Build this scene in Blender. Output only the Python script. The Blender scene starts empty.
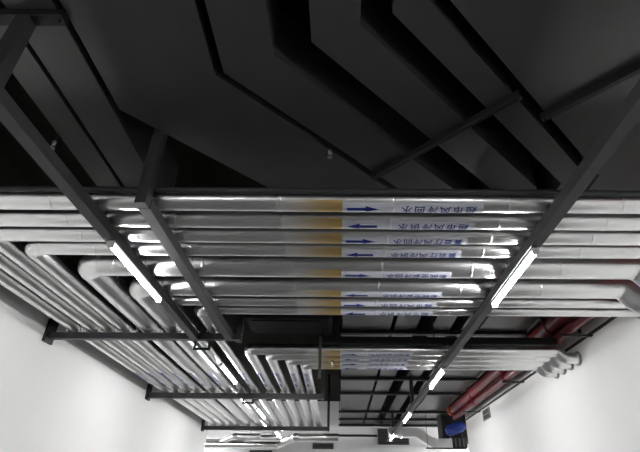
import bpy, bmesh, math, random
from mathutils import Vector, Matrix
random.seed(7)
H = 2.2            # height of the pipe undersides above the camera
CZ = 1.6           # camera height above the floor
SC = bpy.context.scene
COL = SC.collection
PI = math.pi

def W(x, y, z):
    return Vector((x * H, y * H, CZ + z * H))

# ------------------------------------------------------------------ materials
def new_mat(name):
    m = bpy.data.materials.new(name); m.use_nodes = True
    nt = m.node_tree
    return m, nt, nt.nodes['Principled BSDF']

def noise(nt, scale, detail=3, rough=.5, stretch=None):
    tc = nt.nodes.new('ShaderNodeNewGeometry')
    n = nt.nodes.new('ShaderNodeTexNoise')
    n.inputs['Scale'].default_value = scale; n.inputs['Detail'].default_value = detail
    n.inputs['Roughness'].default_value = rough
    if stretch:
        mp = nt.nodes.new('ShaderNodeMapping'); mp.inputs['Scale'].default_value = stretch
        nt.links.new(tc.outputs['Position'], mp.inputs['Vector']); nt.links.new(mp.outputs['Vector'], n.inputs['Vector'])
    else:
        nt.links.new(tc.outputs['Position'], n.inputs['Vector'])
    return n

def ramp(nt, src, c0, c1, p0=.3, p1=.7):
    r = nt.nodes.new('ShaderNodeValToRGB')
    r.color_ramp.elements[0].position = p0; r.color_ramp.elements[1].position = p1
    r.color_ramp.elements[0].color = (*c0, 1); r.color_ramp.elements[1].color = (*c1, 1)
    nt.links.new(src, r.inputs['Fac'])
    return r

def paint(name, c, rough=.5, var=.12, scale=6, spec=.5, bump=0, metal=0):
    m, nt, b = new_mat(name)
    n = noise(nt, scale)
    r = ramp(nt, n.outputs['Fac'], [x * (1 - var) for x in c], [min(1, x * (1 + var)) for x in c])
    nt.links.new(r.outputs['Color'], b.inputs['Base Color'])
    b.inputs['Roughness'].default_value = rough
    b.inputs['Specular IOR Level'].default_value = spec
    b.inputs['Metallic'].default_value = metal
    if bump:
        bp = nt.nodes.new('ShaderNodeBump'); bp.inputs['Strength'].default_value = bump; bp.inputs['Distance'].default_value = .01
        n2 = noise(nt, scale * 8)
        nt.links.new(n2.outputs['Fac'], bp.inputs['Height']); nt.links.new(bp.outputs['Normal'], b.inputs['Normal'])
    return m

def alu(name, c, r0, r1, bump, scale=3.0):
    m, nt, b = new_mat(name)
    n = noise(nt, scale, 2)
    r = ramp(nt, n.outputs['Fac'], [x * .97 for x in c], c, 0, 1)
    nt.links.new(r.outputs['Color'], b.inputs['Base Color'])
    rr = ramp(nt, n.outputs['Fac'], (r0,) * 3, (r1,) * 3, 0, 1)
    nt.links.new(rr.outputs['Color'], b.inputs['Roughness'])
    b.inputs['Metallic'].default_value = 1
    n2 = noise(nt, scale * 2.2, 2)
    if not bump: return m
    bp = nt.nodes.new('ShaderNodeBump'); bp.inputs['Strength'].default_value = bump; bp.inputs['Distance'].default_value = .02
    nt.links.new(n2.outputs['Fac'], bp.inputs['Height']); nt.links.new(bp.outputs['Normal'], b.inputs['Normal'])
    return m

M = {}
M['alu'] = alu('aluminium_jacket', (.93, .93, .925), .27, .29, 0, .8)
M['alu_elbow'] = alu('aluminium_elbow', (.92, .92, .92), .27, .33, .03, 6)
M['foil'] = alu('foil_duct', (.78, .78, .78), .25, .38, .2, 5)
M['zinc'] = alu('zinc_bolt', (.7, .7, .7), .25, .35, .05, 20)
M['duct'] = paint('dark_grey_duct_paint', (.044, .044, .044), .34, .10, 4, .6)
M['slab'] = paint('black_ceiling_paint', (.017, .016, .013), .9, .2, 3, .1)
M['steel'] = paint('dark_grey_steel_paint', (.042, .042, .046), .45, .12, 9, .4)
M['black'] = paint('black_steel_paint', (.012, .012, .013), .5, .15, 9, .4)
M['wall'] = paint('white_wall_paint', (.84, .84, .83), .8, .012, 1.5, .2, .05)
M['wallfar'] = paint('far_wall_paint', (.82, .82, .82), .85, .03, 1.5, .2, .05)
M['floor'] = paint('grey_floor_coating', (.07, .07, .07), .5, .1, 1.2, .3)
M['matte'] = paint('matte_black_paint', (.007, .007, .007), .7, .15, 9, .15)
M['red'] = paint('red_fire_pipe_paint', (.15, .010, .016), .28, .12, 5, .5)
M['orange'] = paint('orange_red_end_paint', (.45, .07, .02), .4, .1, 5, .4)
M['blue'] = paint('blue_paint', (.02, .05, .27), .4, .15, 7, .4)
M['label'] = paint('white_sticker', (.66, .67, .75), .4, .03, 9, .4)
M['ink'] = paint('blue_ink', (.010, .022, .20), .45, .05, 9, .3)
M['lampbody'] = paint('white_lamp_body', (.75, .75, .75), .4, .03, 9, .4)
M['grille'] = paint('grey_grille', (.10, .10, .10), .5, .1, 9, .4)
M['greybox'] = paint('grey_plastic', (.30, .30, .29), .5, .08, 9, .4)

m, nt, b = new_mat('tube_glow')
b.inputs['Base Color'].default_value = (.9, .9, .9, 1)
b.inputs['Emission Color'].default_value = (1.0, 1.0, 1.0, 1)
b.inputs['Emission Strength'].default_value = 190
M['glow'] = m

# yellow print that fades into the bare jacket along the pipe
m, nt, b = new_mat('yellow_fading_print')
g = nt.nodes.new('ShaderNodeNewGeometry'); s = nt.nodes.new('ShaderNodeSeparateXYZ')
nt.links.new(g.outputs['Position'], s.inputs['Vector'])
mr = nt.nodes.new('ShaderNodeMapRange'); mr.interpolation_type = 'SMOOTHSTEP'
mr.inputs['From Min'].default_value = -.25 * H; mr.inputs['From Max'].default_value = -.02 * H
nt.links.new(s.outputs['X'], mr.inputs['Value'])
r = ramp(nt, mr.outputs['Result'], (.90, .90, .89), (.74, .52, .22), 0, 1)
nt.links.new(r.outputs['Color'], b.inputs['Base Color'])
b.inputs['Metallic'].default_value = .7; b.inputs['Roughness'].default_value = .33
M['yellow'] = m

# ------------------------------------------------------------------ object helpers
def root(name, label, cat, loc, group=None):
    o = bpy.data.objects.new(name, None); COL.objects.link(o); o.location = loc
    o.empty_display_size = .1
    o['label'] = label; o['category'] = cat
    if group: o['group'] = group
    return o

def wloc(o):
    v = Vector((0, 0, 0))
    while o:
        v += o.location; o = o.parent
    return v

def part(name, bm, mat, parent=None, smooth=False, recalc=True, label=None):
    """links the bmesh (in world coordinates) as ONE mesh object under its parent"""
    if recalc: bmesh.ops.recalc_face_normals(bm, faces=bm.faces)
    off = wloc(parent) if parent else Vector((0, 0, 0))
    if parent: bmesh.ops.translate(bm, vec=-off, verts=bm.verts)
    me = bpy.data.meshes.new(name); 
    if smooth:
        for f in bm.faces: f.smooth = True
    bm.to_mesh(me); bm.free()
    for mm in (mat if isinstance(mat, (list, tuple)) else [mat]): me.materials.append(mm)
    o = bpy.data.objects.new(name, me); COL.objects.link(o)
    if parent: o.parent = parent
    if label: o['label'] = label
    return o

def struct(name, bm, mat):
    o = part(name, bm, mat); o['kind'] = 'structure'; return o

def box(bm, a, b, bevel=0):
    """box between two world points"""
    lo = Vector([min(a[i], b[i]) for i in range(3)]); hi = Vector([max(a[i], b[i]) for i in range(3)])
    r = bmesh.ops.create_cube(bm, size=1)
    vs = r['verts']
    for v in vs:
        v.co = Vector([(lo[i] + hi[i]) / 2 + v.co[i] * (hi[i] - lo[i]) for i in range(3)])
    if bevel:
        es = list({e for v in vs for e in v.link_edges})
        bmesh.ops.bevel(bm, geom=es, offset=bevel, segments=2, affect='EDGES', profile=.5)

def sweep(bm, pts, rad, seg=24, caps=True, sharp=False, radii=None):
    """a round tube along world points, mitred"""
    pts = [Vector(p) for p in pts]; n = len(pts)
    t0 = (pts[1] - pts[0]).normalized()
    u = t0.cross(Vector((0, 0, 1)))
    if u.length < 1e-4: u = Vector((1, 0, 0))
    u.normalize()
    rings = []; prev = t0
    for i, p in enumerate(pts):
        if i == 0: d0 = d1 = (pts[1] - pts[0]).normalized()
        elif i == n - 1: d0 = d1 = (pts[-1] - pts[-2]).normalized()
        else: d0 = (pts[i] - pts[i - 1]).normalized(); d1 = (pts[i + 1] - pts[i]).normalized()
        t = (d0 + d1).normalized()
        q = prev.rotation_difference(d0); u = (q @ u).normalized(); 
        w = d0.cross(u).normalized()
        rr = radii[i] if radii else rad
        ring = []
        for k in range(seg):
            a = 2 * PI * k / seg
            off = (u * math.cos(a) + w * math.sin(a)) * rr
            # project along d0 onto the mitre plane
            den = d0.dot(t)
            off = off - d0 * (off.dot(t) / den)
            ring.append(bm.verts.new(p + off))
        rings.append(ring)
        q2 = d0.rotation_difference(d1); u = (q2 @ u).normalized(); prev = d1
    for i in range(n - 1):
        for k in range(seg):
            f = bm.faces.new((rings[i][k], rings[i][(k + 1) % seg], rings[i + 1][(k + 1) % seg], rings[i + 1][k]))
            f.smooth = True
    if caps:
        bm.faces.new(rings[0][::-1]); bm.faces.new(rings[-1])
    for i, ring in enumerate(rings):
        edge_ring = sharp or i in (0, n - 1)
        if edge_ring:
            for k in range(seg):
                e = bm.edges.get((ring[k], ring[(k + 1) % seg]))
                if e: e.smooth = False
    return rings

def run_with_seams(bm, a, b, rad, seams, seg=28):
    """straight pipe run whose jacket has slim raised beads at the given distances from a"""
    a = Vector(a); b = Vector(b); L = (b - a).length; d = (b - a).normalized()
    pts = [a]; radii = [rad]
    for s in sorted(seams):
        if s < .05 or s > L - .05: continue
        for ds, k in ((-.012, 0), (-.007, .0022), (.007, .0022), (.012, 0)):
            pts.append(a + d * (s + ds)); radii.append(rad + k)
    pts.append(b); radii.append(rad)
    sweep(bm, pts, rad, seg, radii=radii, sharp=True)

def arc(c, r, a0, a1, n, ex, ey):
    return [c + (ex * math.cos(a0 + (a1 - a0) * i / n) + ey * math.sin(a0 + (a1 - a0) * i / n)) * r for i in range(n + 1)]

EX, EY, EZ = Vector((1, 0, 0)), Vector((0, 1, 0)), Vector((0, 0, 1))

# ------------------------------------------------------------------ stickers
_text_cache = {}
def text_mesh(body, size):
    """flat text as (verts, faces), cut into thin strips so that it can be wrapped"""
    key = (body, size)
    if key not in _text_cache:
        cu = bpy.data.curves.new('lettering_source', 'FONT'); cu.body = body; cu.size = size
        cu.align_x = 'CENTER'; cu.align_y = 'CENTER'; cu.resolution_u = 2; cu.space_character = 1.34 if len(body) == 6 else 1.2
        cu.offset = size * .015
        o = bpy.data.objects.new('lettering_source', cu); COL.objects.link(o)
        dg = bpy.context.evaluated_depsgraph_get(); dg.update()
        me = bpy.data.meshes.new_from_object(o.evaluated_get(dg))
        bm = bmesh.new(); bm.from_mesh(me)
        ys = [v.co.y for v in bm.verts]
        y = min(ys)
        while y < max(ys):
            y += .012
            bmesh.ops.bisect_plane(bm, geom=bm.verts[:] + bm.edges[:] + bm.faces[:], plane_co=(0, y, 0), plane_no=(0, 1, 0))
        bm.verts.index_update()
        _text_cache[key] = ([v.co.copy() for v in bm.verts], [[v.index for v in f.verts] for f in bm.faces])
        bm.free()
        bpy.data.objects.remove(o); bpy.data.curves.remove(cu); bpy.data.meshes.remove(me)
    return _text_cache[key]

def wrap(along, C, R, s, t):
    """point on a pipe: s metres along the reading direction, t metres round the girth from its underside"""
    a = t / R
    if along == 'X':
        return Vector((C.x - s, C.y + R * math.sin(a), C.z - R * math.cos(a)))
    return Vector((C.x + R * math.sin(a), C.y + s, C.z - R * math.cos(a)))

def patch(bm, along, C, R, s0, s1, t0, t1, n=16):
    g = []
    for j in range(n + 1):
        t = t0 + (t1 - t0) * j / n
        g.append((bm.verts.new(wrap(along, C, R, s0, t)), bm.verts.new(wrap(along, C, R, s1, t))))
    for j in range(n):
        f = bm.faces.new((g[j][0], g[j][1], g[j + 1][1], g[j + 1][0])); f.smooth = True

TS = -.018
def sticker(parent, along, C, rad, body, arrow, hw=.068, L=.545 * H, size=None):
    """white printed sticker: arrow at its end, lettering in front; C = middle of the sticker on the pipe axis"""
    bm = bmesh.new(); patch(bm, along, C, rad + .0015, -L / 2, L / 2, -hw + TS, hw + TS)
    st = part('sticker', bm, M['label'], parent, recalc=False, label='white sticker with blue lettering and arrow')
    vs, fs = text_mesh(body, size or (.094 if len(body) == 6 else .088))
    bm = bmesh.new(); off = -.100 * H
    V = [bm.verts.new(wrap(along, C, rad + .003, v.x + off, v.y + TS)) for v in vs]
    for f in fs:
        try: bm.faces.new([V[i] for i in f])
        except ValueError: pass
    part('lettering', bm, M['ink'], st, recalc=False)
    bm = bmesh.new()
    c = .195 * H; k = -arrow   # arrow=+1 points to image right (-s)
    def P(s, t): return bm.verts.new(wrap(along, C, rad + .003, c + s * k, t + TS))
    n = 5; tw = .017; th = .036
    for j in range(n):
        t0 = -tw + 2 * tw * j / n; t1 = -tw + 2 * tw * (j + 1) / n
        bm.faces.new((P(-.14, t0), P(.02, t0), P(.02, t1), P(-.14, t1)))
    for j in range(n * 2):
        t0 = -th + th * j / n; t1 = -th + th * (j + 1) / n
        bm.faces.new((P(.02, t0), P(.02 + .12 * (1 - abs(t0) / th), t0), P(.02 + .12 * (1 - abs(t1) / th), t1), P(.02, t1)) if abs(t0) < th - 1e-6 and abs(t1) < th - 1e-6
                     else ((P(.02, t0), P(.02 + .12 * (1 - abs(t1) / th), t1), P(.02, t1)) if abs(t1) < th - 1e-6 else (P(.02, t0), P(.02 + .12 * (1 - abs(t0) / th), t0), P(.02, t1))))
    part('arrow', bm, M['ink'], st, recalc=False)
    return st

def yellow_band(parent, C, rad, hw=.075):
    bm = bmesh.new()
    patch(bm, 'X', C, rad + .001, -.02, .25 * H, -hw - .03, hw - .01)
    part('yellow_band', bm, M['yellow'], parent, recalc=False, label='yellow printed band fading along the pipe')

# ------------------------------------------------------------------ the setting
XL, XR, YF, YB, ZS, ZT = -1.95, 1.82, 9.4, -4.0, 1.75, 1.0
ZFL = -CZ / H
def slabbox(name, a, b, mat):
    bm = bmesh.new(); box(bm, W(*a), W(*b)); return struct(name, bm, mat)
slabbox('floor', (-4.5, YB - .1, ZFL - .08), (4.5, YF + .1, ZFL), M['floor'])
slabbox('ceiling', (-4.5, YB - .1, ZS), (4.5, YF + .1, ZS + .1), M['slab'])
slabbox('wall_far', (-4.5, YF, ZFL), (4.5, YF + .1, ZS), M['wallfar'])
slabbox('wall_back', (-4.5, YB - .1, ZFL), (4.5, YB, ZS), M['wall'])
def side_wall(name, x0, x1, y1):
    bm = bmesh.new(); zp = 1.2
    box(bm, W(x0, YB, ZFL), W(x1, y1, zp)); n = len(bm.faces)
    box(bm, W(x0, YB, zp), W(x1, y1, ZS))
    bm.faces.ensure_lookup_table()
    for f in bm.faces[n:]: f.material_index = 1
    struct(name, bm, [M['wall'], M['slab']])
side_wall('wall_left', XL - .15, XL, 7.55)
side_wall('wall_right', XR, XR + .15, 7.2)

# ------------------------------------------------------------------ steel
BH = .045
def channel_bm(axis, c, a, b, zt=1.0, w=BH, h=BH, face=1, t=.006):
    """C-channel: web on the `face` side; runs along axis from a to b; c = centre across"""
    prof = [(-w / 2 * face, 0), (w / 2 * face, 0), (w / 2 * face, -h), (-w / 2 * face, -h), (-w / 2 * face, -h + t),
            (w / 2 * face - t * face, -h + t), (w / 2 * face - t * face, -t), (-w / 2 * face, -t)]
    bm = bmesh.new(); R = []
    for s in (a, b):
        R.append([bm.verts.new(W(c + p, s, zt + q) if axis == 'Y' else W(s, c + p, zt + q)) for p, q in prof])
    n = len(prof)
    for k in range(n): bm.faces.new((R[0][k], R[0][(k + 1) % n], R[1][(k + 1) % n], R[1][k]))
    bm.faces.new(R[0][::-1]); bm.faces.new(R[1])
    return bm

def ubolt(parent, along, C, rad, ztop, zlow, name='pipe_clamp'):
    """strap round a pipe, its legs through the beam and nuts under it; `along` = axis of the pipe"""
    e = EX if along == 'Y' else EY
    r = rad + .005; bm = bmesh.new()
    c = Vector(C)
    pts = [Vector((0, 0, 0)) + c + e * r + EZ * (zlow - c.z)] + arc(c, r, 0, PI, 10, e, EZ) + [c - e * r + EZ * (zlow - c.z)]
    sweep(bm, pts, .006, 8)
    for sgn in (1, -1):
        p = c + e * r * sgn; p.z = zlow + .022
        bmesh.ops.create_cone(bm, cap_ends=True, segments=6, radius1=.017, radius2=.017, depth=.02, matrix=Matrix.Translation(p))
    part(name, bm, M['zinc'], parent, label='zinc u-bolt clamp')

# transverse bank ------------------------------------------------------------
R1, R5, R7 = .0395, .0625, .032
BANK = [  # Y, radius, X of the lengthwise run, elbow label text, arrow, right end
    (1.545, R1, -1.775), (1.676, R1, -1.655), (1.804, R1, -1.545), (1.932, R1, -1.44),
    (2.155, R5, -1.29), (2.412, R5, -1.125), (2.562, R7, -.985), (2.70, R7, -.85)]
TXT = ['超市风冷回水', '超市风冷供水', '宴会厅风冷回水', '宴会厅风冷供水', '影院空调冷回水', '影院空调冷供水', '超市风冷回水', '超市风冷供水']
ORD = ['first', 'second', 'third', 'fourth', 'fifth', 'sixth', 'seventh', 'eighth']
WHICH = [
    'slim silver pipe beside the black ducts, first of the near bank across the ceiling',
    'slim silver pipe, second from the black ducts in the near bank across the ceiling',
    'slim silver pipe, third from the black ducts in the near bank across the ceiling',
    'slim silver pipe next to the thick pair, fourth from the black ducts across the ceiling',
    'thick silver pipe nearer the black ducts, first of the thick pair across the ceiling',
    'thick silver pipe with offset elbow near the white wall, second of the thick pair',
    'thin silver pipe between the thick pair and the last pipe of the near bank',
    'thin silver pipe, last of the near bank and farthest from the black ducts']
SEAM0 = -.236 * H; SEAMD = .446 * H

def lobster(parent, c, r, a0, a1, rad, ex, ey, n=5):
    bm = bmesh.new()
    pts = arc(c, r, a0, a1, n, ex, ey)
    # tangent stubs
    def tan(a): return (-ex * math.sin(a) + ey * math.cos(a)) * (1 if a1 > a0 else -1)
    pts = [pts[0] - tan(a0) * .02] + pts + [pts[-1] + tan(a1) * .02]
    sweep(bm, pts, rad + .004, 28, sharp=True)
    part('elbow', bm, M['alu_elbow'], parent, label='segmented silver elbow')

def seams_for(lo, hi, base):
    k0 = math.ceil((lo - base) / SEAMD); out = []
    while base + k0 * SEAMD < hi:
        out.append(base + k0 * SEAMD - lo); k0 += 1
    return out

def collar(parent, p, rad, axis):
    bm = bmesh.new(); q = p - axis * .03
    sweep(bm, [q - axis * .0, p], rad + .022, 28)
    part('wall_collar', bm, M['greybox'], parent, label='dark collar at the wall')

LONG_END = 7.75
def pipe(i, y, rad, xl, label, group, text, arrow, endkind, zb=1.0):
    r = rad * H
    zc = zb + rad
    rb = rad * 1.2                                  # elbow bend radius (axis)
    t = root('insulated_pipe', label, 'pipe', W(0, y, zc), group)
    x0 = xl + rb
    # right end
    if endkind == 'wall': x1 = XR
    elif endkind == 'jog': x1 = 1.535 if i == 5 else 1.475
    else: x1 = 1.645
    bm = bmesh.new(); a = W(x0, y, zc)
    run_with_seams(bm, a, W(x1, y, zc), r, seams_for(x0 * H, x1 * H, SEAM0))
    part('cross_run', bm, M['alu'], t)
    # elbow to the lengthwise run
    c = W(x0, y + rb, zc)
    lobster(t, c, rb * H, -PI / 2, -PI, r, EX, EY)
    bm = bmesh.new()
    ya = y + rb
    run_with_seams(bm, W(xl, ya, zc), W(xl, LONG_END, zc), r, seams_for(ya * H, LONG_END * H, 2.2 + .37 * i))
    part('lengthwise_run', bm, M['alu'], t)
    # right end fittings
    if endkind == 'wall':
        collar(t, W(XR, y, zc), r, EX)
    else:
        ang = math.radians(50 if endkind == 'jog' else 48); rr = rad * 1.15
        c1 = W(x1, y, zc - rr)
        bm = bmesh.new()
        p1 = arc(c1, rr * H, PI / 2, PI / 2 - ang, 3, EX, EZ)
        d = EX * math.cos(ang) - EZ * math.sin(ang)
        ln = (.06 if endkind == 'jog' else .03) * H
        p2 = p1[-1] + d * ln
        c2 = p2 + (EX * math.sin(ang) + EZ * math.cos(ang)) * rr * H
        p3 = arc(c2, rr * H, -PI / 2 - ang, -PI / 2, 3, EX, EZ)
        pts = [p1[0] - EX * .02] + p1 + p3 
        sweep(bm, pts, r + .004, 28, sharp=True)
        part('offset_elbow', bm, M['alu_elbow'], t, label='segmented silver offset elbow')
        e = p3[-1]; xe = XR * H
        if xe - e.x > .02:
            bm = bmesh.new(); sweep(bm, [e - EX * .01, Vector((xe, e.y, e.z))], r, 28)
            part('wall_stub', bm, M['alu'], t)
            collar(t, Vector((xe, e.y, e.z)), r, EX)
    if text:
        C = W(.285, y, zc)
        sticker(t, 'X', C, r, text, arrow, hw=.068 if rad > .033 else .06)
        yellow_band(t, W(0, y, zc), r)
    # sticker on the lengthwise run
    sticker(t, 'Y', W(xl, 4.42, zc), r, text or '冷冻回水', arrow)
    return t

for i, (y, rad, xl) in enumerate(BANK):
    pipe(i, y, rad, xl, WHICH[i], 'silver pipes of the near bank', TXT[i], 1 if i % 2 == 0 else -1,
         'jog' if i in (4, 5) else 'wall')

BANK2 = [(3.575, .042, -.69), (3.715, .042, -.545), (3.855, .042, -.40), (3.99, .042, -.285)]
W2 = ['silver pipe of the far bank, first one counted from the black ceiling unit',
      'silver pipe of the far bank, second counted from the black ceiling unit',
      'silver pipe of the far bank, third counted from the black ceiling unit',
      'silver pipe of the far bank, fourth from black ceiling unit and nearest the far wall']
for i, (y, rad, xl) in enumerate(BANK2):
    pipe(i + 8, y, rad, xl, W2[i], 'silver pipes of the far bank', ['宴会厅空调回水', '宴会厅空调供水'][i % 2], 1 if i % 2 == 0 else -1, 'step')

ALLP = [(y, r, x) for y, r, x in BANK] + BANK2

# steel channels carrying the cross runs, lamps under the outer two
def carrier(label, x, y0, y1, face, posts, name='steel_channel'):
    t = root(name, label, 'steel beam', W(x, (y0 + y1) / 2, 1.0 - BH))
    part('channel', channel_bm('Y', x, y0, y1, face=face), M['steel'], t)
    for (y, r, xl) in ALLP:
        if y0 < y - r and y + r < y1:
            ubolt(t, 'X', W(x, y, 1 + r), r * H, 0, W(0, 0, 1).z - .004)
    for yp in posts:
        bm = bmesh.new(); box(bm, W(x - (.0225 if yp > 1.4 and yp < 1.5 else .02), yp - .022, 1.0 if yp < 1.4 or yp > 1.5 else 1 - BH), W(x + .02, yp + .022, ZS if yp > 1.4 and yp < 1.5 else 1.27), .004)
        part('hanger_post', bm, M['steel'], t)
    return t
carrier('long dark steel channel on the red pipe side, carrying a row of lamps', .829, YB + .5, 8.6, -1, [5.564, 7.735])
carrier('dark steel channel with one lamp under the silver elbows, on the lengthwise pipe side', -.9625, YB + .5, 3.065, 1, [.91])
carrier('short dark steel channel without lamps, crossing under the near bank beside its hanger post', -.7325, 1.475, 3.065, 1, [1.4525])

# racks under the lengthwise runs
def rack(label, y, x1, bracket, w=.048, h=.052):
    x0 = XL
    t = root('pipe_rack', label, 'pipe rack', W((x0 + x1) / 2, y, 1 - BH), 'dark racks under the lengthwise pipes')
    part('cross_channel', channel_bm('X', y, x0, x1, face=-1, w=w, h=h), M['steel'], t)
    for (py, r, px) in ALLP:
        if px < x1 and py + .1 < y:
            ubolt(t, 'Y', W(px, y - .03, 1 + r), r * H, 0, W(0, 0, 1).z - .002)
    bm = bmesh.new(); box(bm, W(XL, y - .055, .93), W(XL + .02, y + .045, 1.08), .006)
    part('wall_plate', bm, M['black'], t)
    bm = bmesh.new(); box(bm, W(x1 - .035, y + w / 2 + .0005, 1 - h), W(x1, y + .06, ZS), .004)
    part('hanger_post', bm, M['steel'], t)
    if bracket:
        bm = bmesh.new(); x = -.935; yy = y + .09; w = .05
        a = [W(x - w, yy, .99), W(x - w, yy, .925), W(x + w, yy, .925), W(x + w, yy, .99)]
        sweep(bm, a, .02, 8, sharp=True)
        for q in (a[0], a[3]): box(bm, q + Vector((-.012, -.08 * H, -.03)), q + Vector((.012, .012, -.01)))
        part('lamp_bracket', bm, M['black'], t, label='black u-shaped drop bracket')
    return t
rack('dark steel rack at the ends of the lamp channels, first across the lengthwise pipes', 3.085, -.66, True, .038, .042)
rack('dark steel rack, middle one of three under the lengthwise pipes', 5.0, -.15, True)
rack('dark steel rack nearest the far wall under the lengthwise pipes', 7.25, -.13, False)

# ------------------------------------------------------------------ lamps
def lamp(x, y0, label, group, zt=1.0 - BH, L=.62):
    t = root('tube_lamp', label, 'lamp', W(x, y0 + L / 2, zt), group)
    w = .0135
    bm = bmesh.new(); box(bm, W(x - w, y0, zt - .012), W(x + w, y0 + L, zt), .003)
    part('housing', bm, M['lampbody'], t)
    bm = bmesh.new(); n = 10
    prof = [(w * .92 * math.cos(PI + PI * k / n), .016 * math.sin(PI + PI * k / n) - .012) for k in range(n + 1)]
    R = [[bm.verts.new(W(x + p, yy, zt + q)) for p, q in prof] for yy in (y0 + .012, y0 + L - .012)]
    for k in range(n):
        f = bm.faces.new((R[0][k], R[0][k + 1], R[1][k + 1], R[1][k])); f.smooth = True
    f1 = bm.faces.new(R[0]); f2 = bm.faces.new(R[1][::-1]); bm.faces.new((R[0][0], R[1][0], R[1][n], R[0][n]))
    part('diffuser', bm, M['glow'], t, label='glowing white diffuser')
    for ya, yb in ((y0, y0 + .012), (y0 + L - .012, y0 + L)):
        bm = bmesh.new(); box(bm, W(x - w, ya, zt - .031), W(x + w, yb, zt - .011), .003)
        part('end_cap', bm, M['lampbody'], t)
RL = ['nearest lit tube lamp under the channel on the red pipe side', 'second lit tube lamp along the channel on the red pipe side, beyond the far bank',
      'third lit tube lamp along the channel on the red pipe side', 'smallest looking lit tube lamp at the far end of the red pipe side channel']
for k, y in enumerate((1.755, 3.76, 5.72, 7.55)): lamp(.829, y, RL[k], 'lit tube lamps on the red pipe side')
LL = ['big lit tube lamp under the channel between the silver elbows', 'lit tube lamp under the lengthwise pipes between first and middle rack',
      'lit tube lamp under the lengthwise pipes between middle and last rack', 'lit tube lamp beyond the last rack near the far wall']
for k, y in enumerate((1.72, 3.76, 5.68, 7.5)):
    lamp(-.955 if k == 0 else -.935, y, LL[k], 'lit tube lamps on the lengthwise pipe side', zt=1 - BH if k == 0 else (.985 if k < 3 else .985))
for y in (-.25, -2.25):  # unseen lamps added on both channels behind the camera to raise the light
    lamp(.829, y, 'unseen tube lamp added on the red pipe side channel for extra light', 'lit tube lamps on the red pipe side')
    lamp(-.955, y, 'unseen tube lamp added on the elbow side channel for extra light', 'lit tube lamps on the lengthwise pipe side')

# cross bay behind both side walls: unseen lamps added to brighten the far end
for x, yl in [(q * p, r) for q in (-1, 1) for p in (2.4, 3.1, 3.8) for r in (7.35, 7.95, 8.55)]:
    lamp(x, yl, 'unseen tube lamp added behind the white walls to brighten the far end', 'added unseen lamps of the cross bay', zt=1.0)
for o in [o for o in COL.objects if o.get('group') == 'added unseen lamps of the cross bay']:
    for dy in (-.25, .25):
        p = o.location + Vector((0, dy * H, 0))
        bm = bmesh.new(); sweep(bm, [p, Vector((p.x, p.y, CZ + ZS * H))], .006, 8); part('hanger_rod', bm, M['black'], o)

# ------------------------------------------------------------------ black ducts
ZD = 1.3; DH = .26
K = .414
def bend1(x): return .876 - K * (x + .33)
SH = .67
def duct(label, xa, xb, straight=False, y0=-2.5, y1=None):
    """rectangular duct; plan numbers are in units of ZD*H"""
    k = ZD; y1 = y1 if y1 else (YF - .02) / k
    def side(x):
        if straight: return [(x, y0), (x, y1)]
        b = bend1(x)
        return [(x, y0), (x, b), (x + SH, b + SH), (x + SH, y1)]
    A, B = side(xa), side(xb)
    t = root('air_duct', label, 'air duct', W((xa + xb) / 2 * k, .8 * k, ZD), 'painted ceiling ducts')
    bm = bmesh.new(); R = []
    for (p, q) in zip(A, B):
        R.append([bm.verts.new(W(p[0] * k, p[1] * k, ZD)), bm.verts.new(W(q[0] * k, q[1] * k, ZD)),
                  bm.verts.new(W(q[0] * k, q[1] * k, ZD + DH)), bm.verts.new(W(p[0] * k, p[1] * k, ZD + DH))])
    for i in range(len(R) - 1):
        for j in range(4): bm.faces.new((R[i][j], R[i][(j + 1) % 4], R[i + 1][(j + 1) % 4], R[i + 1][j]))
    bm.faces.new(R[0][::-1]); bm.faces.new(R[-1])
    part('duct_body', bm, M['duct'], t)
    return t
duct('wide dark duct beside the pair of straight narrow ducts, jogging over toward the middle', -.65, -.34)
duct('dark duct, second from the straight narrow ducts, jogging diagonally', -.315, -.175)
duct('narrow dark duct in the middle, between the two widest gaps', -.075, .045)
duct('narrowest dark duct, beside the very wide duct on the red pipe side', .12, .20)
duct('widest dark duct, on the red pipe side of the ceiling', .235, .72)
duct('straight dark duct next to the wide jogging duct, above the elbow side channel', -.785, -.67, True, y1=1.55)
duct('straight dark duct nearest the white wall, above the elbow side channel', -.885, -.80, True, y1=1.55)

# hanger bars under the ducts
def hanger(label, a, b, z=ZD, w=.022, rods=None, group='trapeze bars under the ducts', h=.03):
    a = Vector(a); b = Vector(b)
    t = root('duct_hanger', label, 'duct hanger', W((a.x + b.x) / 2, (a.y + b.y) / 2, z - h), group)
    d = (b - a).normalized(); n = Vector((-d.y, d.x))
    bm = bmesh.new()
    c = [a + n * w, a - n * w, b - n * w, b + n * w]
    lo = [bm.verts.new(W(p.x, p.y, z - h)) for p in c]; hi = [bm.verts.new(W(p.x, p.y, z)) for p in c]
    bm.faces.new(lo); bm.faces.new(hi[::-1])
    for k in range(4): bm.faces.new((lo[k], lo[(k + 1) % 4], hi[(k + 1) % 4], hi[k]))
    bmesh.ops.bevel(bm, geom=bm.edges[:], offset=.004, segments=1, affect='EDGES')
    part('bar', bm, M['black'], t)
    for p in (rods or (a + d * .01, b - d * .01)):
        p = Vector(p); bm = bmesh.new(); sweep(bm, [W(p.x, p.y, z - h - .01), W(p.x, p.y, ZS)], .007, 8)
        part('threaded_rod', bm, M['zinc' if False else 'black'], t)
    return t
k = ZD
hanger('thin diagonal bar crossing under the narrow ducts', (.113 * k, 1.314 * k), (.4985 * k, .9285 * k), w=.012)
hanger('thin diagonal bar crossing under the widest duct on the red pipe side', (.59 * k, 1.02 * k), (.945 * k, .665 * k), w=.012)
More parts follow.
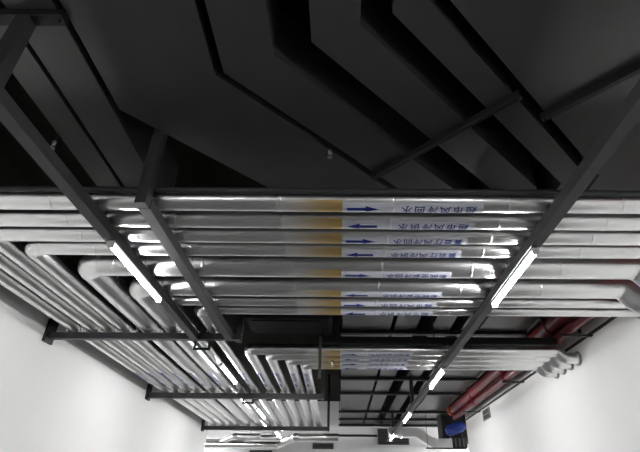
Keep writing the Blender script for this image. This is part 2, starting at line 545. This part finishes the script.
hanger('short dark bar under the straight ducts by the elbow side', (-.897 * k, .70 * k), (-.652 * k, .70 * k), w=.02)
for yy, lb in ((3.0, 'nearest dark bar across the ducts, seen just behind the near bank'), (4.28, 'first dark bar across the ducts beyond the far bank'),
               (4.9, 'second dark bar across the ducts beyond the far bank'), (5.95, 'third dark bar across the ducts beyond the far bank'),
               (6.5, 'fourth dark bar across the ducts beyond the far bank'), (7.0, 'last dark bar across the ducts, close to the far wall')):
    hanger(lb, (0.0, yy * k), (1.816, yy * k), w=.026)

# support channel in front of the far bank
t = root('support_channel', 'dark steel channel running along the near side of the far bank', 'steel beam', W(.7, 3.42, 1.05))
part('channel', channel_bm('X', 3.45, -.16, 1.62, zt=1.10, face=-1, w=.045, h=.05), M['matte'], t)
bm = bmesh.new(); box(bm, W(-.15, 3.415, .79), W(-.128, 3.427, 1.10), .003); part('drop_post', bm, M['steel'], t)
for x in (0.0, .71):
    bm = bmesh.new(); sweep(bm, [W(x, 3.45, 1.10), W(x, 3.45, ZS)], .012, 8)
    part('threaded_rod', bm, M['black'], t)

# black ceiling unit
t = root('ceiling_unit', 'black rectangular ceiling unit behind the near bank, beside the far bank elbows', 'ceiling unit', W(-.36, 3.27, 1.1))
bm = bmesh.new(); box(bm, W(-.65, 3.03, 1.10), W(-.05, 3.40, 1.40), .05)
part('casing', bm, M['matte'], t)
bm = bmesh.new(); box(bm, W(-.60, 3.09, 1.094), W(-.12, 3.35, 1.10), .005)
part('access_panel', bm, M['matte'], t)
for x in (-.62, -.10):
    for y in (3.08, 3.35):
        bm = bmesh.new(); sweep(bm, [W(x, y, 1.40), W(x, y, ZS)], .008, 8); part('threaded_rod', bm, M['black'], t)

t = root('conduit', 'thin black conduit running along the black duct side of the first silver pipe', 'conduit', W(0, 1.489, 1.05))
bm = bmesh.new(); sweep(bm, [W(XL, 1.489, 1.0515), W(XR, 1.489, 1.0515)], .0115 * H, 14); part('conduit_run', bm, M['steel'], t)

t = root('conduit', 'thin dark conduit fixed across the far wall above the oblong grille', 'conduit', W(.2, YF - .03, 1.147))
bm = bmesh.new(); sweep(bm, [W(-.18, YF - .02, 1.147), W(.71, YF - .02, 1.147)], .02 * H, 12); part('conduit_run', bm, M['black'], t)

# ------------------------------------------------------------------ sprinklers
def sprinkler(x, y, z, label):
    t = root('sprinkler_head', label, 'sprinkler', W(x, y, z), 'ceiling sprinklers')
    b0 = W(x, y, z)
    bm = bmesh.new(); sweep(bm, [b0 + EZ * .06, Vector((b0.x, b0.y, CZ + ZS * H))], .014, 10)
    part('drop_pipe', bm, M['black'], t)
    bm = bmesh.new()
    sweep(bm, [b0 + EZ * .065, b0 + EZ * .045, b0 + EZ * .02], .014, 10, radii=[.018, .02, .011])
    part('body', bm, M['zinc'], t)
    for s in (-1, 1):
        bm = bmesh.new(); sweep(bm, [b0 + EZ * .022 + EX * .010 * s, b0 + EX * .018 * s + EZ * .01, b0 + EX * .004 * s - EZ * .012], .003, 6)
        part('frame_arm', bm, M['zinc'], t)
    bm = bmesh.new(); sweep(bm, [b0 - EZ * .011, b0 - EZ * .015], .024, 14)
    part('deflector', bm, M['zinc'], t)
sprinkler(-.044, 1.52, 1.25, 'small sprinkler head hanging in the thin diagonal gap between two ducts')
sprinkler(-1.17, 1.475, 1.25, 'small sprinkler head beside the straight ducts and the elbow side channel')
sprinkler(-.055, 3.785, .975, 'small sprinkler head hanging before the yellow bands of the far bank')

# ------------------------------------------------------------------ red fire pipes along the right wall
def red_pipe(label, x, z, r, mat, y0, y1, name='fire_pipe', end=None):
    t = root(name, label, 'pipe', W(x, (y0 + y1) / 2, z))
    bm = bmesh.new(); sweep(bm, [W(x, y0, z), W(x, y1, z)], r * H, 20); part('pipe_run', bm, mat, t)
    yy = y0 + .8
    while yy < y1 - .2:
        bm = bmesh.new(); sweep(bm, [W(x, yy - .022, z), W(x, yy - .012, z), W(x, yy + .012, z), W(x, yy + .022, z)], r * H, 20, radii=[(r + .004) * H, (r + .012) * H, (r + .012) * H, (r + .004) * H])
        part('coupling', bm, mat, t); yy += 1.25
    if end:
        bm = bmesh.new(); sweep(bm, [W(x, y1 - .10, z), W(x, y1, z)], (r + .01) * H, 20); part('end_cap', bm, end, t)
    return t
red_pipe('thick red fire pipe along the white wall, the higher of two', 1.66, 1.235, .062, M['red'], -1, 7.3, end=M['orange'])
red_pipe('thinner red fire pipe along the white wall, the lower of two', 1.672, 1.127, .034, M['red'], -1, 7.2)
red_pipe('black conduit running above the thick red fire pipe', 1.595, 1.30, .016, M['black'], -1, 7.2, 'conduit')
# black rail on the wall
t = root('steel_rail', 'black steel angle fixed along the white wall below the red pipes', 'rail', W(1.80, 4, 1.04))
bm = bmesh.new(); box(bm, W(1.80, -1, 1.082), W(XR, 7.15, 1.096), .003); part('rail', bm, M['black'], t)
for n_, (yy, lb) in enumerate(((2.85, 'just beyond the near bank'), (3.3, 'just before the far bank'), (4.75, 'just beyond the far bank'), (6.4, 'beyond the wall vent'))):
    t = root('pipe_bracket', 'black wall bracket under the red pipes, ' + lb, 'bracket', W(XR, yy, 1.05), 'brackets of the red pipes')
    bm = bmesh.new(); box(bm, W(1.60, yy - .015, 1.07), W(XR, yy + .015, 1.082), .002); part('arm', bm, M['black'], t)

# junction box / small camera on the right wall
t = root('junction_box', 'small grey box on the white wall above the stepped elbows', 'junction box', W(1.78, 3.45, 1.17))
bm = bmesh.new(); box(bm, W(1.735, 3.41, 1.125), W(1.79, 3.49, 1.185), .012); part('casing', bm, M['greybox'], t)
bm = bmesh.new(); box(bm, W(1.79, 3.43, 1.14), W(XR, 3.47, 1.17), .004); part('mount', bm, M['black'], t)
bm = bmesh.new(); sweep(bm, [W(1.7625, 3.395, 1.155), W(1.7625, 3.41, 1.155)], .03, 16); part('front_ring', bm, M['greybox'], t)

# wall vent on the right wall
t = root('wall_vent', 'small grey louvred vent low on the white wall near its far end', 'vent', W(XR, 6.2, 1.0))
y0, y1, z0, z1 = 5.98, 6.28, .945, 1.065
bm = bmesh.new()
for (ya, yb, za, zb) in ((y0, y1, z0, z0 + .012), (y0, y1, z1 - .012, z1), (y0, y0 + .025, z0, z1), (y1 - .025, y1, z0, z1), (y0, y1, (z0 + z1) / 2 - .006, (z0 + z1) / 2 + .006)):
    box(bm, W(XR - .012, ya, za), W(XR, yb, zb))
part('frame', bm, M['greybox'], t)
bm = bmesh.new(); box(bm, W(XR - .003, y0 + .02, z0 + .01), W(XR, y1 - .02, z1 - .01)); part('backing', bm, M['grille'], t)
for q in range(8):
    zz = z0 + .018 + q * .0125
    if abs(zz - (z0 + z1) / 2) < .008: continue
    bm = bmesh.new(); box(bm, W(XR - .010, y0 + .02, zz), W(XR - .002, y1 - .02, zz + .005)); part('slat', bm, M['grille'], t)

# ------------------------------------------------------------------ far end of the room
def far_grille(x0, x1, z0, z1, label):
    t = root('air_grille', label, 'grille', W((x0 + x1) / 2, YF, z0), 'dark grilles on the far wall')
    bm = bmesh.new(); box(bm, W(x0, YF - .012, z0), W(x1, YF, z1)); part('backing', bm, M['black'], t)
    bm = bmesh.new(); f = .014
    for (a, b_, c, d) in ((x0, x1, z0, z0 + f), (x0, x1, z1 - f, z1), (x0, x0 + f, z0, z1), (x1 - f, x1, z0, z1)):
        box(bm, W(a, YF - .03, c), W(b_, YF - .0, d))
    part('frame', bm, M['grille'], t)
    n = max(3, int((z1 - z0) / .025))
    for q in range(n):
        zz = z0 + f + (z1 - z0 - 2 * f) * (q + .3) / n
        bm = bmesh.new(); box(bm, W(x0 + f, YF - .026, zz), W(x1 - f, YF - .010, zz + .008)); part('slat', bm, M['grille'], t)
far_grille(-.47, -.09, .92, 1.02, 'dark oblong grille low on the far wall, beside the rack end')
far_grille(-1.6, -1.2, .80, .895, 'dark grille on the far wall below the bent silver pipes')
far_grille(.72, 1.29, 1.0, 1.27, 'large dark opening with slats on the far wall behind the silver duct')

# rectangular foil duct that steps down
t = root('foil_duct', 'shiny silver duct stepping down before the far wall beside the blue pump', 'air duct', W(1.2, 7.75, .8))
path = [(.76, 1.0), (1.19, .99), (1.42, .845), (1.70, .845)]; hh = .062; bm = bmesh.new(); R = []
for i, (x, z) in enumerate(path):
    dz = hh
    R.append([bm.verts.new(W(x - (.02 if i in (1, 2) else 0), 7.68, z - dz)), bm.verts.new(W(x - (.02 if i in (1, 2) else 0), 7.86, z - dz)),
              bm.verts.new(W(x + (.02 if i in (1, 2) else 0), 7.86, z + dz)), bm.verts.new(W(x + (.02 if i in (1, 2) else 0), 7.68, z + dz))])
for i in range(3):
    for j in range(4): bm.faces.new((R[i][j], R[i][(j + 1) % 4], R[i + 1][(j + 1) % 4], R[i + 1][j]))
bm.faces.new(R[0][::-1]); bm.faces.new(R[-1])
bmesh.ops.subdivide_edges(bm, edges=bm.edges[:], cuts=2)
part('duct_body', bm, M['foil'], t)
for x, z in ((.97, .995), (1.45, .845), (1.68, .845)):
    bm = bmesh.new(); box(bm, W(x - .008, 7.67, z - .072), W(x + .008, 7.87, z + .072)); part('flange', bm, M['zinc'], t)
bm = bmesh.new(); box(bm, W(1.3, 7.66, .765), W(1.9, 7.69, .783)); part('support_bar', bm, M['black'], t)
for x in (1.33, 1.86):
    bm = bmesh.new(); sweep(bm, [W(x, 7.675, .77), W(x, 7.675, ZS)], .008, 8); part('threaded_rod', bm, M['black'], t)

t = root('pump', 'blue pump body hanging past the end of the white wall', 'pump', W(1.75, 7.45, 1.0))
bm = bmesh.new(); sweep(bm, [W(1.58, 7.45, .97), W(1.62, 7.45, .98), W(1.80, 7.45, 1.05), W(1.86, 7.45, 1.07)], .1, 20, radii=[.10, .16, .17, .10]); part('body', bm, M['blue'], t)
bm = bmesh.new(); sweep(bm, [W(1.86, 7.45, 1.07), W(1.98, 7.45, 1.11)], .12, 20); part('motor', bm, M['black'], t)
bm = bmesh.new(); sweep(bm, [W(1.72, 7.45, 1.02), W(1.72, 7.45, ZS)], .035, 12); part('riser', bm, M['black'], t)
t = root('equipment_box', 'black equipment box hanging behind the blue pump', 'equipment box', W(1.95, 8.1, .92))
bm = bmesh.new(); box(bm, W(1.62, 7.95, .90), W(2.6, 8.3, 1.32), .02); part('casing', bm, M['black'], t)
bm = bmesh.new(); box(bm, W(1.68, 7.935, .95), W(2.5, 7.95, 1.27), .004); part('front_panel', bm, M['matte'], t)
for x in (1.68, 2.54):
    bm = bmesh.new(); sweep(bm, [W(x, 8.12, 1.32), W(x, 8.12, ZS)], .01, 8); part('threaded_rod', bm, M['black'], t)
t = root('damper', 'black damper box at the end of the silver duct', 'damper', W(1.8, 7.77, .8))
bm = bmesh.new(); box(bm, W(1.705, 7.67, .785), W(1.92, 7.87, .92), .01); part('casing', bm, M['black'], t)
for q in range(3):
    x = 1.74 + q * .06
    bm = bmesh.new(); box(bm, W(x, 7.655, .80), W(x + .02, 7.67, .905)); part('blade', bm, M['grille'], t)

# bent silver pipes beyond the last rack
def bent(label, pts, r):
    t = root('bent_pipe', label, 'pipe', W(*pts[0]), 'bent silver pipes before the far wall')
    bm = bmesh.new(); sweep(bm, [W(*p) for p in pts], r * H, 18, sharp=False)
    part('pipe_run', bm, M['alu'], t)
    for p in (pts[0], pts[-1]):
        q = W(p[0] + (.25 if p is pts[0] else -.15), p[1], p[2] + r)
        bm = bmesh.new(); sweep(bm, [q, Vector((q.x, q.y, CZ + ZS * H))], .006, 8); part('hanger_rod', bm, M['black'], t)
    for p in pts[1:-1]:
        bm = bmesh.new(); i = pts.index(p)
        d0 = (W(*pts[i]) - W(*pts[i - 1])).normalized(); d1 = (W(*pts[i + 1]) - W(*pts[i])).normalized()
        sweep(bm, [W(*p) - d0 * .12, W(*p), W(*p) + d1 * .12], r * H + .005, 18, sharp=True); part('elbow', bm, M['alu_elbow'], t)
bent('silver bent pipe before the far wall, nearest the last rack', [(-2.6, 8.35, .875), (-.96, 8.35, .875), (-.62, 7.35, .875), (0, 7.35, .875)], .05)
bent('silver bent pipe before the far wall, middle of three', [(-2.6, 8.58, .94), (-1.95, 8.58, .94), (-1.6, 7.85, .94), (-1.2, 7.85, .94)], .04)
bent('silver bent pipe before the far wall, closest to it', [(-2.6, 8.8, .95), (-1.75, 8.8, .95), (-1.4, 8.08, .95), (-.9, 8.08, .95)], .04)

# ------------------------------------------------------------------ world, camera
wd = bpy.data.worlds.new('world'); SC.world = wd; wd.use_nodes = True
wd.node_tree.nodes['Background'].inputs['Color'].default_value = (.5, .5, .5, 1)
wd.node_tree.nodes['Background'].inputs['Strength'].default_value = .05

cam = bpy.data.cameras.new('camera'); co = bpy.data.objects.new('camera', cam); COL.objects.link(co); SC.camera = co
F = 470
cam.sensor_width = 36; cam.lens = 36 * F / 640; cam.shift_x = -20 / 640
cam.clip_start = .05; cam.clip_end = 200
Rm = Matrix.Rotation(math.radians(90 + 31), 4, 'X') @ Matrix.Rotation(math.radians(.4), 4, 'Z')
co.matrix_world = Matrix.Translation((0, 0, CZ)) @ Rm

SC.view_settings.view_transform = 'Standard'; SC.view_settings.look = 'None'
SC.view_settings.gamma = 1; SC.view_settings.use_curve_mapping = False
SC.view_settings.exposure = 0
SC.cycles.use_denoising = True
SC.cycles.max_bounces = 10; SC.cycles.glossy_bounces = 6; SC.cycles.diffuse_bounces = 5
SC.cycles.caustics_reflective = True; SC.cycles.blur_glossy = 1.0
SC.cycles.use_adaptive_sampling = False
SC.cycles.denoising_prefilter = 'ACCURATE'; SC.cycles.denoising_quality = 'HIGH'
SC.cycles.sample_clamp_indirect = 8
